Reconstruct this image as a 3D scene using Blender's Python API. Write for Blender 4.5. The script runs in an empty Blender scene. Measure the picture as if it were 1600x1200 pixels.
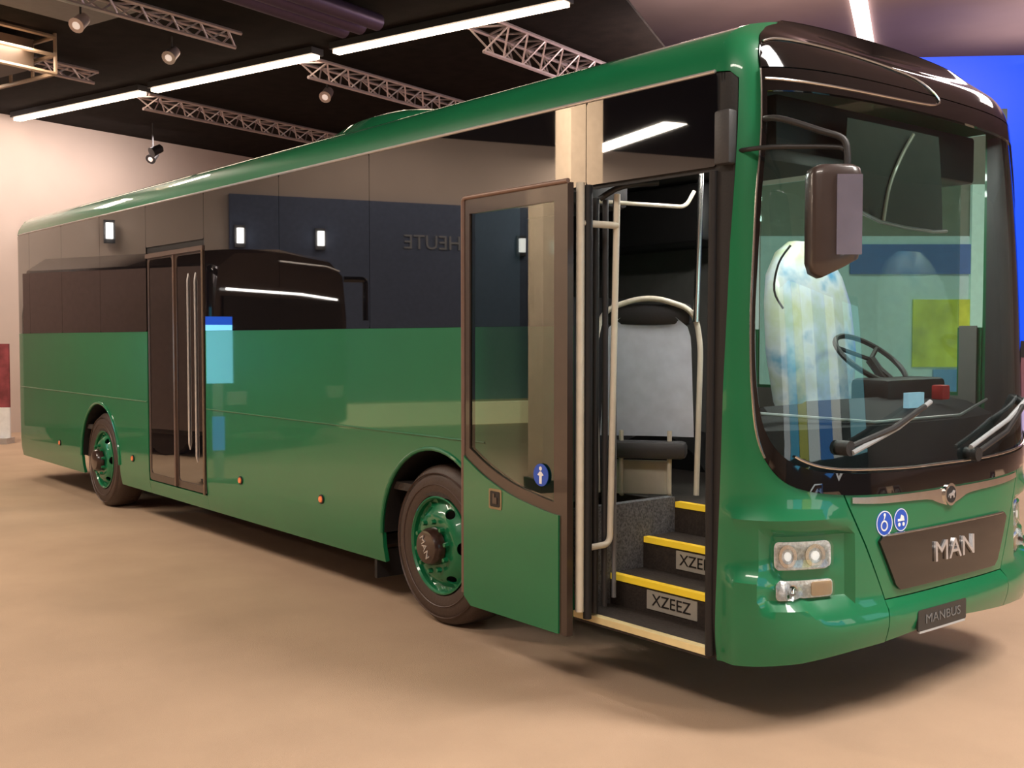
import bpy, bmesh, math, random
from mathutils import Vector, Matrix
from mathutils.geometry import delaunay_2d_cdt
random.seed(7)
C = bpy.context.scene.collection
PI = math.pi

# ---------------------------------------------------------------- camera, light, exposure
HD = math.radians(141.1)
cam_d = bpy.data.cameras.new('camera'); cam = bpy.data.objects.new('camera', cam_d); C.objects.link(cam)
cam.location = (2.79, -5.10, 1.78)
cam.rotation_euler = (math.radians(90-2.36), 0, HD-PI/2)
cam_d.sensor_width = 36; cam_d.lens = 38.25; cam_d.clip_end = 200
bpy.context.scene.camera = cam
vs = bpy.context.scene.view_settings
vs.view_transform = 'Standard'; vs.look = 'None'; vs.gamma = 1; vs.use_curve_mapping = False
vs.exposure = 0.0
w = bpy.data.worlds.new('world'); bpy.context.scene.world = w; w.use_nodes = True
w.node_tree.nodes['Background'].inputs[0].default_value = (1, .86, .74, 1)
w.node_tree.nodes['Background'].inputs[1].default_value = .06

AX = Vector((-.962, -.272, 0)); BX = Vector((-.272, .962, 0))      # the hall is turned 15.8 degrees from the bus
def hall(a, b, z=0): v = AX*a + BX*b; return Vector((v.x, v.y, z))
def area(loc, sx, sy, power, col=(1, .86, .7), target=None, spread=180):
    l = bpy.data.lights.new('hall_light', 'AREA'); l.shape = 'RECTANGLE'; l.size = sx; l.size_y = sy
    l.energy = power; l.color = col; l.spread = math.radians(spread)
    o = bpy.data.objects.new('hall_light', l); C.objects.link(o); o.location = loc
    if target is None: o.rotation_euler = (0, 0, math.atan2(AX.y, AX.x))
    else: o.rotation_euler = (Vector(target)-Vector(loc)).to_track_quat('-Z', 'Y').to_euler()
    return o
area(hall(10, -3, 5.75), 6, .5, 420)
area(hall(14, 2.5, 5.75), 5, .5, 300)
area(hall(0, -8, 7.7), 6, 1.2, 700, (1, .9, .8))
area(hall(-4, 0, 7.7), 4, 1.6, 900, (1, .93, .86))
area(hall(0, 11, 7.7), 5, 2, 600, (1, .84, .78))
area(hall(16, -9, 5.75), 4, .5, 260)
area(hall(6, 12, 7.6), 3, 1, 200)
def gp(d, r, z=0): return Vector((2.79-.7782*d+.628*r, -5.10+.628*d+.7782*r, z))
area(gp(16, 4.2, 6.3), 5, 4, 380, (1, .80, .74), target=gp(16.5, 3.2, 8)); area(gp(20, 11, 7.2), 6, 4, 110, (1, .78, .66), target=gp(20, 10.8, 8))         # uplights added to brighten the high ceiling
area(hall(16.6, 5.5, 5.6), 6, .4, 150, (1, .87, .84), target=hall(18.4, 5.5, 3.2))  # wall washers added to brighten the back wall
area(hall(16.8, -9, 5.6), 12, .4, 150, (1, .86, .74), target=hall(18.4, -9, 3.5))
area(hall(7.0, -2.6, 5.6), 1, 1, 210, (1, .84, .68), target=hall(8.3, -4.2, 2.5), spread=90)  # extra lamp added to brighten the column

# ---------------------------------------------------------------- materials
def mat(name, col, rough=.5, metal=0., coat=0., ior=1.5, emit=None, es=0., noise=.06, scale=12., bump=0., bscale=80., spec=.5, crough=.03, cior=1.5, stretch=None):
    m = bpy.data.materials.new(name); m.use_nodes = True; nt = m.node_tree; N = nt.nodes; L = nt.links
    b = N['Principled BSDF']
    b.inputs['Roughness'].default_value = rough; b.inputs['Metallic'].default_value = metal
    b.inputs['IOR'].default_value = ior; b.inputs['Coat Weight'].default_value = coat
    b.inputs['Coat Roughness'].default_value = crough; b.inputs['Coat IOR'].default_value = cior; b.inputs['Specular IOR Level'].default_value = spec
    tc = N.new('ShaderNodeTexCoord'); mp = N.new('ShaderNodeMapping'); L.new(tc.outputs['Object'], mp.inputs[0])
    if stretch: mp.inputs['Scale'].default_value = stretch
    no = N.new('ShaderNodeTexNoise'); no.inputs['Scale'].default_value = scale; no.inputs['Detail'].default_value = 4
    L.new(mp.outputs[0], no.inputs['Vector'])
    r = N.new('ShaderNodeValToRGB'); L.new(no.outputs['Fac'], r.inputs[0])
    r.color_ramp.elements[0].position = .3; r.color_ramp.elements[1].position = .7
    r.color_ramp.elements[0].color = [c*(1-noise) for c in col]+[1]
    r.color_ramp.elements[1].color = [min(1, c*(1+noise)) for c in col]+[1]
    L.new(r.outputs[0], b.inputs['Base Color'])
    if bump:
        n2 = N.new('ShaderNodeTexNoise'); n2.inputs['Scale'].default_value = bscale; n2.inputs['Detail'].default_value = 3
        L.new(mp.outputs[0], n2.inputs['Vector'])
        bp = N.new('ShaderNodeBump'); bp.inputs['Strength'].default_value = bump; bp.inputs['Distance'].default_value = .01
        L.new(n2.outputs['Fac'], bp.inputs['Height']); L.new(bp.outputs[0], b.inputs['Normal'])
    if emit:
        b.inputs['Emission Color'].default_value = (*emit, 1); b.inputs['Emission Strength'].default_value = es
    return m
def glass(name, tint, transp=.8, ior=1.5):
    m = bpy.data.materials.new(name); m.use_nodes = True; nt = m.node_tree; N = nt.nodes; L = nt.links
    N.remove(N['Principled BSDF']); out = N['Material Output']
    t = N.new('ShaderNodeBsdfTransparent'); t.inputs[0].default_value = (*[c*transp for c in tint], 1)
    g = N.new('ShaderNodeBsdfGlossy'); g.inputs['Roughness'].default_value = .01; g.inputs[0].default_value = (.95, 1, .98, 1)
    f = N.new('ShaderNodeFresnel'); f.inputs[0].default_value = ior
    x = N.new('ShaderNodeMixShader'); L.new(f.outputs[0], x.inputs[0]); L.new(t.outputs[0], x.inputs[1]); L.new(g.outputs[0], x.inputs[2])
    L.new(x.outputs[0], out.inputs[0]); return m
GREEN = mat('green_paint', (.006, .165, .062), .38, 0, 1, noise=.04, scale=3, cior=1.38, spec=.35)
BLACKG = mat('black_gloss', (.006, .005, .005), .06, 0, .6, ior=1.5, noise=.1)
TINT = mat('tinted_window_glass', (.004, .004, .006), .02, 0, 1.0, ior=1.75, noise=.05, spec=.6, crough=.01)
RUBBER = mat('black_rubber', (.012, .010, .010), .6, bump=.1)
DARK = mat('dark_plastic', (.018, .016, .016), .5, bump=.1)
DGREY = mat('dark_grey_plastic', (.045, .043, .045), .5, bump=.1)
TYRE = mat('tyre_rubber', (.060, .036, .027), .55, bump=.25, bscale=60)
CHROME = mat('brushed_steel', (.72, .70, .66), .22, 1, noise=.05)
SILVER = mat('silver_paint', (.62, .6, .6), .3, .6)
CREAM = mat('cream_painted_tube', (.75, .68, .55), .3, 0, .5)
BROWN = mat('dark_brown_frame', (.055, .034, .026), .35, 0, .4)
YELLOW = mat('yellow_step_edge', (.85, .52, .02), .5, emit=(1, .7, .05), es=.25)
SILL = mat('pale_yellow_sill', (.85, .70, .36), .5)
STEPB = mat('dark_step_covering', (.035, .025, .02), .7, bump=.3, noise=.3, scale=60)
SPECK = mat('speckled_grey_lining', (.14, .14, .15), .7, noise=.6, scale=90)
WHITE = mat('white_seat_shell', (.80, .82, .88), .35, 0, .3)
WHITEP = mat('white_print', (.9, .9, .9), .5)
BLUEP = mat('blue_print', (.02, .09, .55), .4)
ORANGE = mat('orange_lamp_lens', (.75, .16, .04), .2, 0, 1, emit=(1, .25, .08), es=.25)
LENS = glass('clear_lens', (1, 1, 1), .92)
WSCR = glass('windscreen_glass', (.80, .95, .90), .80, 1.5)
DOORG = glass('door_window_glass', (.50, .80, .74), .62, 1.7)
CARPET = mat('beige_carpet', (.50, .345, .235), .9, noise=.07, scale=1.3, bump=.4, bscale=220, spec=.15)
CEILB = mat('black_ceiling', (.012, .0085, .007), .9, noise=.3, scale=4, bump=.2, spec=.1)
CEILP = mat('pinkish_plaster_ceiling', (.36, .27, .26), .8, noise=.08, scale=.6)
BEIGE = mat('beige_wall', (.62, .50, .42), .75, noise=.08, scale=.5)
NAVY = mat('navy_wall_panel', (.10, .13, .21), .7, noise=.1)
PLINTH = mat('pale_yellow_plinth', (.85, .75, .45), .5, emit=(1, .85, .45), es=1.1)
TRUSS = mat('grey_truss_metal', (.62, .52, .53), .35, .6)
LED = mat('led_strip_light', (1, .8, .6), .4, emit=(1, .76, .55), es=9)
LEDW = mat('white_led', (1, 1, 1), .4, emit=(1, .96, .9), es=6)
BLUEL = mat('blue_led_screen', (0, .02, .3), .4, emit=(.0, .075, 1.0), es=1.0)
COACH = mat('dark_brown_coach_paint', (.022, .013, .010), .25, 0, 1)

# ---------------------------------------------------------------- helpers
def tag(o, label=None, cat=None, group=None, kind=None):
    for k, v in (('label', label), ('category', cat), ('group', group), ('kind', kind)):
        if v: o[k] = v
    return o
def empty(name, loc, label=None, cat=None, group=None):
    o = bpy.data.objects.new(name, None); C.objects.link(o); o.location = loc; o.empty_display_size = .1
    return tag(o, label, cat, group)
def link(name, me, m, parent=None, label=None):
    o = bpy.data.objects.new(name, me); C.objects.link(o)
    if m is not None: me.materials.append(m)
    if parent is not None:
        o.parent = parent
        pw = parent['_o'] if '_o' in parent else None
        base = parent
        off = Vector((0, 0, 0)); 
        while base is not None:
            if base.type == 'EMPTY': off = Vector(base.location); break
            base = base.parent
        if parent.type == 'EMPTY': o.location = -off
    if label: o['label'] = label
    return o
def from_bm(name, bm, m, parent=None, label=None, smooth=True, angle=40):
    bmesh.ops.recalc_face_normals(bm, faces=bm.faces[:]); bm.normal_update()
    me = bpy.data.meshes.new(name)
    for f in bm.faces: f.smooth = smooth
    if smooth:
        for e in bm.edges:
            if len(e.link_faces) == 2 and e.calc_face_angle(0) > math.radians(angle): e.smooth = False
    bm.to_mesh(me); bm.free()
    return link(name, me, m, parent, label)
def bm_box(bm, lo, hi, rot=None, piv=None, bev=0):
    c = [(a+b)/2 for a, b in zip(lo, hi)]; s = [b-a for a, b in zip(lo, hi)]
    r = bmesh.ops.create_cube(bm, size=1, matrix=Matrix.Translation(c) @ Matrix.Diagonal((*s, 1)))
    vv = r['verts']
    if bev:
        es = list({e for v in vv for e in v.link_edges})
        rb = bmesh.ops.bevel(bm, geom=es, offset=bev, segments=2, affect='EDGES', profile=.5)
        vv = list({v for f in rb['faces'] for v in f.verts} | {v for v in vv if v.is_valid})
    if rot is not None: bmesh.ops.rotate(bm, verts=vv, cent=piv or c, matrix=Matrix.Rotation(rot, 3, 'Z'))
    return vv
def box(name, lo, hi, m, parent=None, rot=None, piv=None, bev=0, label=None):
    bm = bmesh.new(); bm_box(bm, lo, hi, rot, piv, bev); return from_bm(name, bm, m, parent, label)
def bm_obox(bm, c, ax, ay, s, z0, z1):      # box with its own ground axes
    ax = Vector(ax).normalized(); ay = Vector(ay).normalized(); c = Vector((c[0], c[1], 0))
    vs_ = []
    for z in (z0, z1):
        for i, j in ((-1, -1), (1, -1), (1, 1), (-1, 1)):
            p = c + ax*(i*s[0]/2) + ay*(j*s[1]/2); vs_.append(bm.verts.new((p.x, p.y, z)))
    for f in ((0, 1, 2, 3), (4, 5, 6, 7), (0, 1, 5, 4), (1, 2, 6, 5), (2, 3, 7, 6), (3, 0, 4, 7)): bm.faces.new([vs_[k] for k in f])
def smooth_path(pts, n=6):
    P = [Vector(p) for p in pts]
    if len(P) < 3 or n < 2: return P
    out = []
    for i in range(len(P)-1):
        p0 = P[max(i-1, 0)]; p1 = P[i]; p2 = P[i+1]; p3 = P[min(i+2, len(P)-1)]
        for k in range(n):
            t = k/n
            out.append(.5*((2*p1)+(p2-p0)*t+(2*p0-5*p1+4*p2-p3)*t*t+(3*p1-p0-3*p2+p3)*t**3))
    out.append(P[-1]); return out
def round_path(pts, r, n=5):                 # straight runs, filleted corners
    P = [Vector(p) for p in pts]; out = [P[0]]
    for i in range(1, len(P)-1):
        a = P[i-1]-P[i]; b = P[i+1]-P[i]; k = min(r, a.length*.45, b.length*.45)
        s = P[i]+a.normalized()*k; e = P[i]+b.normalized()*k
        for j in range(n+1):
            t = j/n; out.append((1-t)**2*s+2*t*(1-t)*P[i]+t*t*e)
    out.append(P[-1]); return out
def bm_tube(bm, pts, r, seg=10, closed=False):
    P = [Vector(p) for p in pts]; n = len(P); rings = []
    up = None
    for i, p in enumerate(P):
        d = (P[(i+1) % n]-P[i-1]) if closed else (P[min(i+1, n-1)]-P[max(i-1, 0)])
        d.normalize()
        if up is None: up = d.orthogonal().normalized()
        up = (up-d*up.dot(d)).normalized(); q = d.cross(up)
        rr = r[i] if isinstance(r, (list, tuple)) else r
        rings.append([bm.verts.new(p+up*rr*math.cos(2*PI*k/seg)+q*rr*math.sin(2*PI*k/seg)) for k in range(seg)])
    for i in range(n if closed else n-1):
        a = rings[i]; b = rings[(i+1) % n]
        for k in range(seg): bm.faces.new((a[k], a[(k+1) % seg], b[(k+1) % seg], b[k]))
    if not closed: bm.faces.new(rings[0][::-1]); bm.faces.new(rings[-1])
def tube(name, pts, r, m, parent=None, seg=10, closed=False, label=None):
    bm = bmesh.new(); bm_tube(bm, pts, r, seg, closed); return from_bm(name, bm, m, parent, label)
def bm_lathe(bm, prof, c, seg=48, close=False):   # around Y; prof = (radius, y)
    rings = []
    for r, y in prof:
        if r < 1e-5: rings.append([bm.verts.new((c[0], y, c[2]))])
        else: rings.append([bm.verts.new((c[0]+r*math.cos(2*PI*k/seg), y, c[2]+r*math.sin(2*PI*k/seg))) for k in range(seg)])
    rr = list(zip(rings, rings[1:]+rings[:1])) if close else list(zip(rings, rings[1:]))
    for a, b in rr:
        for k in range(seg):
            k2 = (k+1) % seg
            q = [a[k % len(a)], a[k2 % len(a)], b[k2 % len(b)], b[k % len(b)]]
            u = []
            for v in q:
                if v not in u: u.append(v)
            if len(u) > 2: bm.faces.new(u)
def lathe(name, prof, c, m, parent=None, seg=48, close=False, label=None):
    bm = bmesh.new(); bm_lathe(bm, prof, c, seg, close); return from_bm(name, bm, m, parent, label, angle=35)
def inside(p, poly):
    x, y = p; c = False; j = len(poly)-1
    for i in range(len(poly)):
        xi, yi = poly[i]; xj, yj = poly[j]
        if (yi > y) != (yj > y) and x < (xj-xi)*(y-yi)/(yj-yi)+xi: c = not c
        j = i
    return c
def dens(poly, step):
    out = []
    for i, p in enumerate(poly):
        q = poly[(i+1) % len(poly)]; L_ = math.dist(p, q); n = max(1, round(L_/step))
        out += [(p[0]+(q[0]-p[0])*k/n, p[1]+(q[1]-p[1])*k/n) for k in range(n)]
    return out
def patch_bm(poly, fn, step=.06, off=0., thick=.008, holes=(), nref=None, flat=False):
    poly = dens(poly, step); holes = [dens(h, step) for h in holes]
    V = list(poly); E = [(i, (i+1) % len(poly)) for i in range(len(poly))]
    for h in holes:
        s = len(V); V += h; E += [(s+i, s+(i+1) % len(h)) for i in range(len(h))]
    xs = [p[0] for p in poly]; ys = [p[1] for p in poly]
    if not flat:
        x = math.floor(min(xs)/step)*step
        while x < max(xs):
            y = math.floor(min(ys)/step)*step
            while y < max(ys):
                q = (x+.37*step, y+.41*step)
                if inside(q, poly) and not any(inside(q, h) for h in holes): V.append(q)
                y += step
            x += step
    nv, ne, nf, *_ = delaunay_2d_cdt([Vector(p) for p in V], E, [], 0, 1e-6)
    faces = []
    for f in nf:
        cx = sum(nv[i][0] for i in f)/len(f); cy = sum(nv[i][1] for i in f)/len(f)
        if inside((cx, cy), poly) and not any(inside((cx, cy), h) for h in holes): faces.append(list(f))
    def nrm(a, b):
        e = 1e-3; u = fn(a+e, b)-fn(a-e, b); v = fn(a, b+e)-fn(a, b-e); n = u.cross(v)
        if n.length < 1e-12: return Vector((0, 0, 1))
        n.normalize(); p = fn(a, b)
        ref = Vector((min(max(p.x, -11.6), -.8), -.06, min(max(p.z, .6), 2.7))) if nref is None else Vector(nref)
        return n if n.dot(p-ref) > 0 else -n
    N_ = [nrm(v[0], v[1]) for v in nv]; P_ = [fn(v[0], v[1]) for v in nv]
    bm = bmesh.new()
    top = [bm.verts.new(p+n*off) for p, n in zip(P_, N_)]
    cnt = {}
    for f in faces:
        a, b, c = [top[i].co for i in f[:3]]
        if (b-a).cross(c-a).dot(N_[f[0]]) < 0: f.reverse()
        for i in range(len(f)): k = (f[i], f[(i+1) % len(f)]); cnt[k] = 1
    used = {i for f in faces for i in f}
    for f in faces:
        try: bm.faces.new([top[i] for i in f])
        except ValueError: pass
    if thick:
        bot = {i: bm.verts.new(P_[i]+N_[i]*(off-thick)) for i in used}
        for f in faces:
            try: bm.faces.new([bot[i] for i in reversed(f)])
            except ValueError: pass
        for (i, j) in cnt:
            if (j, i) not in cnt:
                try: bm.faces.new((top[j], top[i], bot[i], bot[j]))
                except ValueError: pass
    for i, v in enumerate(top):
        if i not in used: bm.verts.remove(v)
    return bm
def patch(name, poly, fn, m, parent=None, label=None, **k):
    bm = patch_bm(poly, fn, **k); bm.normal_update()
    me = bpy.data.meshes.new(name)
    for f in bm.faces: f.smooth = True
    for e in bm.edges:
        if len(e.link_faces) == 2 and e.calc_face_angle(0) > math.radians(35): e.smooth = False
    bm.to_mesh(me); bm.free(); return link(name, me, m, parent, label)
def rrect(x0, y0, x1, y1, r, n=5):
    out = []
    for cx, cy, a in ((x1-r, y1-r, 0), (x0+r, y1-r, 90), (x0+r, y0+r, 180), (x1-r, y0+r, 270)):
        for k in range(n+1):
            t = math.radians(a+90*k/n); out.append((cx+r*math.cos(t), cy+r*math.sin(t)))
    return out
def circ(cx, cy, rx, ry=None, n=28):
    ry = ry or rx; return [(cx+rx*math.cos(2*PI*k/n), cy+ry*math.sin(2*PI*k/n)) for k in range(n)]
def text_on(name, s, fn, org, size, m, parent=None, off=.004, ext=.003, sx=1., shear=0., label=None, nref=None, bold=.0):
    cu = bpy.data.curves.new('t', 'FONT'); cu.body = s; cu.size = size; cu.extrude = ext; cu.offset = bold
    cu.align_x = 'CENTER'; cu.align_y = 'CENTER'; cu.resolution_u = 3
    to = bpy.data.objects.new('t', cu); C.objects.link(to)
    bpy.context.view_layer.update()
    dg = bpy.context.evaluated_depsgraph_get(); me = bpy.data.meshes.new_from_object(to.evaluated_get(dg))
    bpy.data.objects.remove(to)
    for v in me.vertices:
        a = org[0]+v.co.x*sx+shear*v.co.y; b = org[1]+v.co.y; e = 1e-3
        n = (fn(a+e, b)-fn(a-e, b)).cross(fn(a, b+e)-fn(a, b-e)).normalized(); p = fn(a, b)
        ref = Vector((min(max(p.x, -11.6), -.8), -.06, min(max(p.z, .6), 2.7))) if nref is None else Vector(nref)
        if n.dot(p-ref) < 0: n = -n
        v.co = p+n*(off+v.co.z)
    me.name = name; me.materials.clear()
    return link(name, me, m, parent, label)

# ---------------------------------------------------------------- the hall
def slab(name, pts, m, z0, z1, kind='structure', parent=None):
    bm = bmesh.new(); a = [bm.verts.new((p.x, p.y, z0)) for p in pts]; b = [bm.verts.new((p.x, p.y, z1)) for p in pts]
    bm.faces.new(a[::-1]); bm.faces.new(b)
    for i in range(len(pts)): j = (i+1) % len(pts); bm.faces.new((a[i], a[j], b[j], b[i]))
    o = from_bm(name, bm, m, parent, smooth=False)
    if kind: o['kind'] = kind
    return o
A0, A1, B0, B1 = -14, 18.4, -18, 24
slab('floor', [hall(A0, B0), hall(A1, B0), hall(A1, B1), hall(A0, B1)], CARPET, -.2, 0)
slab('ceiling', [hall(3.95, B0), hall(A1, B0), hall(A1, B1), hall(10.4, B1), hall(5.95, 8), hall(3.95, 1)], CEILB, 6.0, 6.04)
slab('ceiling', [hall(A0, B0), hall(A1, B0), hall(A1, B1), hall(A0, B1)], CEILP, 8.0, 8.2)
slab('wall_back', [hall(A1, B0), hall(A1+.3, B0), hall(A1+.3, B1), hall(A1, B1)], BEIGE, 0, 8)
slab('wall_left', [hall(A0, B0-.3), hall(A1, B0-.3), hall(A1, B0), hall(A0, B0)], BEIGE, 0, 8)
slab('wall_front', [hall(A0-.3, B0), hall(A0, B0), hall(A0, B1), hall(A0-.3, B1)], BEIGE, 0, 8)
slab('wall_right', [hall(A0, B1), hall(A1, B1), hall(A1, B1+.3), hall(A0, B1+.3)], BEIGE, 0, 8)
# navy exhibition panel on the back wall with its lit plinth
nb1 = -1.6
o = slab('exhibition_panel', [hall(A1-.12, B0+.2), hall(A1-.12, nb1), hall(A1-.01, nb1), hall(A1-.01, B0+.2)], NAVY, .5, 4.6, None)
tag(o, 'long navy wall panel on the back wall, mirrored in the bus windows', 'panel')
o2 = slab('light_plinth', [hall(A1-.5, B0+.2), hall(A1-.5, -3.75), hall(A1-.01, -3.75), hall(A1-.01, B0+.2)], PLINTH, 0, .45, None)
tag(o2, 'low pale yellow plinth at the foot of the navy wall panel', 'plinth')
tag(slab('dado_panel', [hall(A1-.12, -3.70), hall(A1-.12, nb1), hall(A1-.01, nb1), hall(A1-.01, -3.70)], NAVY, 0, .5, None), 'navy skirting board below the left end of the navy wall panel', 'panel')
def navymap(a, b): p = hall(A1-.12, a, b); return p
text_on('panel_lettering', 'HEUTE', lambda a, b: navymap(a, b), (-5.75, 3.78), .42, mat('grey_wall_lettering', (.30, .31, .33), .6), o, nref=(-60, 0, 2), off=.012, ext=.01, sx=1)
# wall lamps on the back wall
for k, b in enumerate((9.0, 6.1, 3.3, .6, -1.78, -3.36, -8.1)):
    e = empty('wall_lamp', hall(A1-.2, b, 3.75), ['small bright wall lamp highest row, nearest the right-hand end of the back wall', 'small bright wall lamp second from the right on the back wall', 'small bright wall lamp third from the right on the back wall', 'small bright wall lamp on the beige back wall behind the rear of the bus', 'small bright wall lamp at the left end of the navy panel', 'small bright wall lamp on the navy panel left of the lettering', 'small bright wall lamp on the navy panel beyond the lettering, seen in the door glass'][k], 'lamp', 'wall lamps along the back wall')
    bm = bmesh.new(); bm_obox(bm, hall(A1-.24, b), AX, BX, (.1, .12), 3.64, 3.93); from_bm('lamp_diffuser', bm, LEDW, e, smooth=False)
    bm = bmesh.new(); bm_obox(bm, hall(A1-.16, b), AX, BX, (.06, .2), 3.56, 3.99); from_bm('lamp_bracket', bm, DGREY, e, smooth=False)
# square column mirrored above the front door
cc = Vector((-6.9, -6.3, 0)); e = empty('hall_column', cc, 'square beige hall column mirrored in the glass beside the open front door', 'column')
bm = bmesh.new(); bm_obox(bm, cc, AX, BX, (.42, .42), 0, 6); from_bm('column_shaft', bm, mat('pale_peach_plaster', (.88, .70, .52), .7, emit=(1, .8, .6), es=.0), e, smooth=False)
bm = bmesh.new(); bm_obox(bm, cc, AX, BX, (.5, .5), 0, .14); from_bm('column_base', bm, DGREY, e, smooth=False)

# linear lights
for k, (a0, a1) in enumerate(((18.1, 14.3), (14.0, 10.25), (9.85, 5.95))):
    e = empty('linear_light', hall((a0+a1)/2, 5.72, 5.93), ['long ceiling LED strip at the far left end of the row', 'long ceiling LED strip in the middle of the row', 'longest brightest ceiling LED strip, nearest, above the bus roof'][k], 'light', 'LED strips under the black ceiling')
    bm = bmesh.new(); bm_obox(bm, hall((a0+a1)/2, 5.72), AX, BX, (a0-a1, .13), 5.85, 5.90); from_bm('light_tube', bm, LED, e, smooth=False)
    bm = bmesh.new(); bm_obox(bm, hall((a0+a1)/2, 5.72), AX, BX, (a0-a1+.05, .24), 5.90, 5.995); from_bm('light_housing', bm, DGREY, e, smooth=False)
# lattice trusses
TL = ['lattice ceiling truss between the far and middle LED strips', 'lattice ceiling truss between the middle and nearest LED strips', 'wide lattice ceiling truss crossing under the nearest LED strip', 'lattice ceiling truss at the left edge, before the LED strips', 'lattice ceiling truss at the top, before the middle LED strip']
for k, (a, b0, b1, wd) in enumerate(((14.55, 5.9, 12.5, .32), (10.6, 5.9, 12.5, .34), (7.35, 5.9, 12.5, .5), (13.85, 0.2, 4.5, .22), (10.4, -.2, 4.35, .24))):
    e = empty('ceiling_truss', hall(a, (b0+b1)/2, 5.8), TL[k], 'truss', 'lattice trusses under the black ceiling')
    for da, z in ((-wd/2, 5.9), (wd/2, 5.9), (0, 5.9-wd*.7)):
        bm = bmesh.new(); bm_tube(bm, [hall(a+da, b0, z), hall(a+da, b1, z)], .028, 6); from_bm('chord', bm, TRUSS, e)
    bm = bmesh.new(); n = int((b1-b0)/(.22)); 
    for i in range(n):
        p = b0+(b1-b0)*i/n; q = b0+(b1-b0)*(i+1)/n
        s = 1 if i % 2 else -1
        bm_tube(bm, [hall(a-wd/2*s, p, 5.9), hall(a+wd/2*s, q, 5.9)], .016, 4)
        bm_tube(bm, [hall(a-wd/2*s, p, 5.9), hall(a, q, 5.9-wd*.7)], .014, 4)
        bm_tube(bm, [hall(a+wd/2*s, q, 5.9), hall(a, p, 5.9-wd*.7)], .014, 4)
    tag(from_bm('lattice_bracing', bm, TRUSS, e), kind='stuff')
# spot lamps
SL = ['ceiling spotlight at the top left beside the lighting frame', 'ceiling spotlight hanging left of the upper truss', 'ceiling spotlight below the gap of the LED strips', 'pair-headed dark ceiling spotlight over the bus rear']
for k, (x, y) in enumerate(((-11.34, -.64), (-12.14, .85), (-12.95, 3.75), (-18.3, 2.9))):
    e = empty('ceiling_spotlight', (x, y, 5.9), SL[k], 'spotlight', 'spotlights hanging from the black ceiling'); zz = 5.75 if k < 3 else 5.35
    tube('hanger', [(x, y, 6), (x, y, zz+.05)], .015, DGREY, e, 6)
    bm = bmesh.new(); d = Vector((.5, -.6, -.6)).normalized(); p = Vector((x, y, zz)); bm_tube(bm, [p-d*.13, p-d*.1, p+d*.08, p+d*.12], [.04, .08, .09, .1], 14)
    from_bm('lamp_body', bm, DARK if k == 3 else TRUSS, e)
    if k == 3:
        bm = bmesh.new(); d2 = Vector((.1, -.9, -.5)).normalized(); p2 = p+Vector((.45, -.1, .05)); bm_tube(bm, [p2-d2*.13, p2-d2*.1, p2+d2*.08, p2+d2*.12], [.04, .08, .09, .1], 14); from_bm('second_lamp_body', bm, DARK, e)
        tube('crossbar', [p, p2], .015, DGREY, e, 6)
    bm = bmesh.new(); bm_tube(bm, [p+d*.121, p+d*.125], .05, 12); from_bm('lamp_lens', bm, mat('spot_lens', (.9, .8, .75), .3, emit=(1, .8, .7), es=.5 if k < 3 else .1), e)
# lighting frame at the upper left
e = empty('lighting_frame', (-13.2, -.9, 5.5), 'brown box frame of bars hanging at the top left corner', 'frame')
fx, fy = AX, BX; cb = Vector((-13.6, -1.35, 0))
bm = bmesh.new()
for z in (5.45, 5.7, 5.95):
    for s in (-1, 1):
        bm_tube(bm, [cb+fx*-.8+fy*s*.7+Vector((0, 0, z)), cb+fx*.8+fy*s*.7+Vector((0, 0, z))], .03, 6)
        bm_tube(bm, [cb+fx*s*.8+fy*-.7+Vector((0, 0, z)), cb+fx*s*.8+fy*.7+Vector((0, 0, z))], .03, 6)
for i in (-1, -.3, .4, 1):
    for s in (-1, 1):
        bm_tube(bm, [cb+fx*.8*i+fy*s*.7+Vector((0, 0, 5.45)), cb+fx*.8*i+fy*s*.7+Vector((0, 0, 6))], .028, 6)
from_bm('frame_bars', bm, mat('bronze_bars', (.30, .20, .13), .5), e)
bm = bmesh.new(); bm_obox(bm, cb, AX, BX, (1.2, 1.0), 5.5, 5.9); from_bm('frame_core', bm, mat('dark_brown_box', (.06, .035, .02), .6), e, smooth=False)
# duct, and a pale patch painting the glow on the ceiling
e = empty('ventilation_duct', (-9.3, 1.2, 5.8), 'dark violet ventilation duct under the ceiling at the top centre', 'duct')
for i in range(3):
    bm = bmesh.new(); p = hall(8.3+.3*i, 2.5, 5.85); bm_tube(bm, [p, p+BX*2.4], .11, 12); from_bm('duct_pipe', bm, mat('violet_duct', (.10, .07, .13), .4, .5), e)
bm = bmesh.new(); bm_obox(bm, hall(11.3, 2.3), AX, BX, (1.1, 1.5), 5.95, 5.995)
tag(from_bm('ceiling_tile', bm, mat('pale_grey_tile', (.22, .2, .21), .7), None, smooth=False), 'pale grey ceiling tile beside the top left spotlight', 'tile')
# high right part of the hall: light line and LED wall
def cam_ground(d, r, z=0): return Vector((2.79-.7782*d+.628*r, -5.10+.628*d+.7782*r, z))
bm = bmesh.new(); p = cam_ground(19.0, 5.9, 7.95); q = cam_ground(24.6, 8.0, 7.95); dd = (q-p).normalized()
bm_obox(bm, (p+q)/2, dd, Vector((-dd.y, dd.x, 0)), ((q-p).length, .30), 7.93, 7.99)
tag(from_bm('ceiling_light_line', bm, mat('pink_white_led', (1, .9, .85), .4, emit=(1, .8, .74), es=3.5), None, smooth=False), 'white light line on the high pinkish ceiling behind the bus front', 'light')
e = empty('led_wall', cam_ground(20, 10, 0), 'tall bright blue LED wall behind the front right of the bus', 'screen')
F_ = Vector((-.7782, .628, 0)); R_ = Vector((.628, .7782, 0))
R2 = (R_+F_*-.08).normalized(); F2 = Vector((R2.y, -R2.x, 0))
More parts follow.
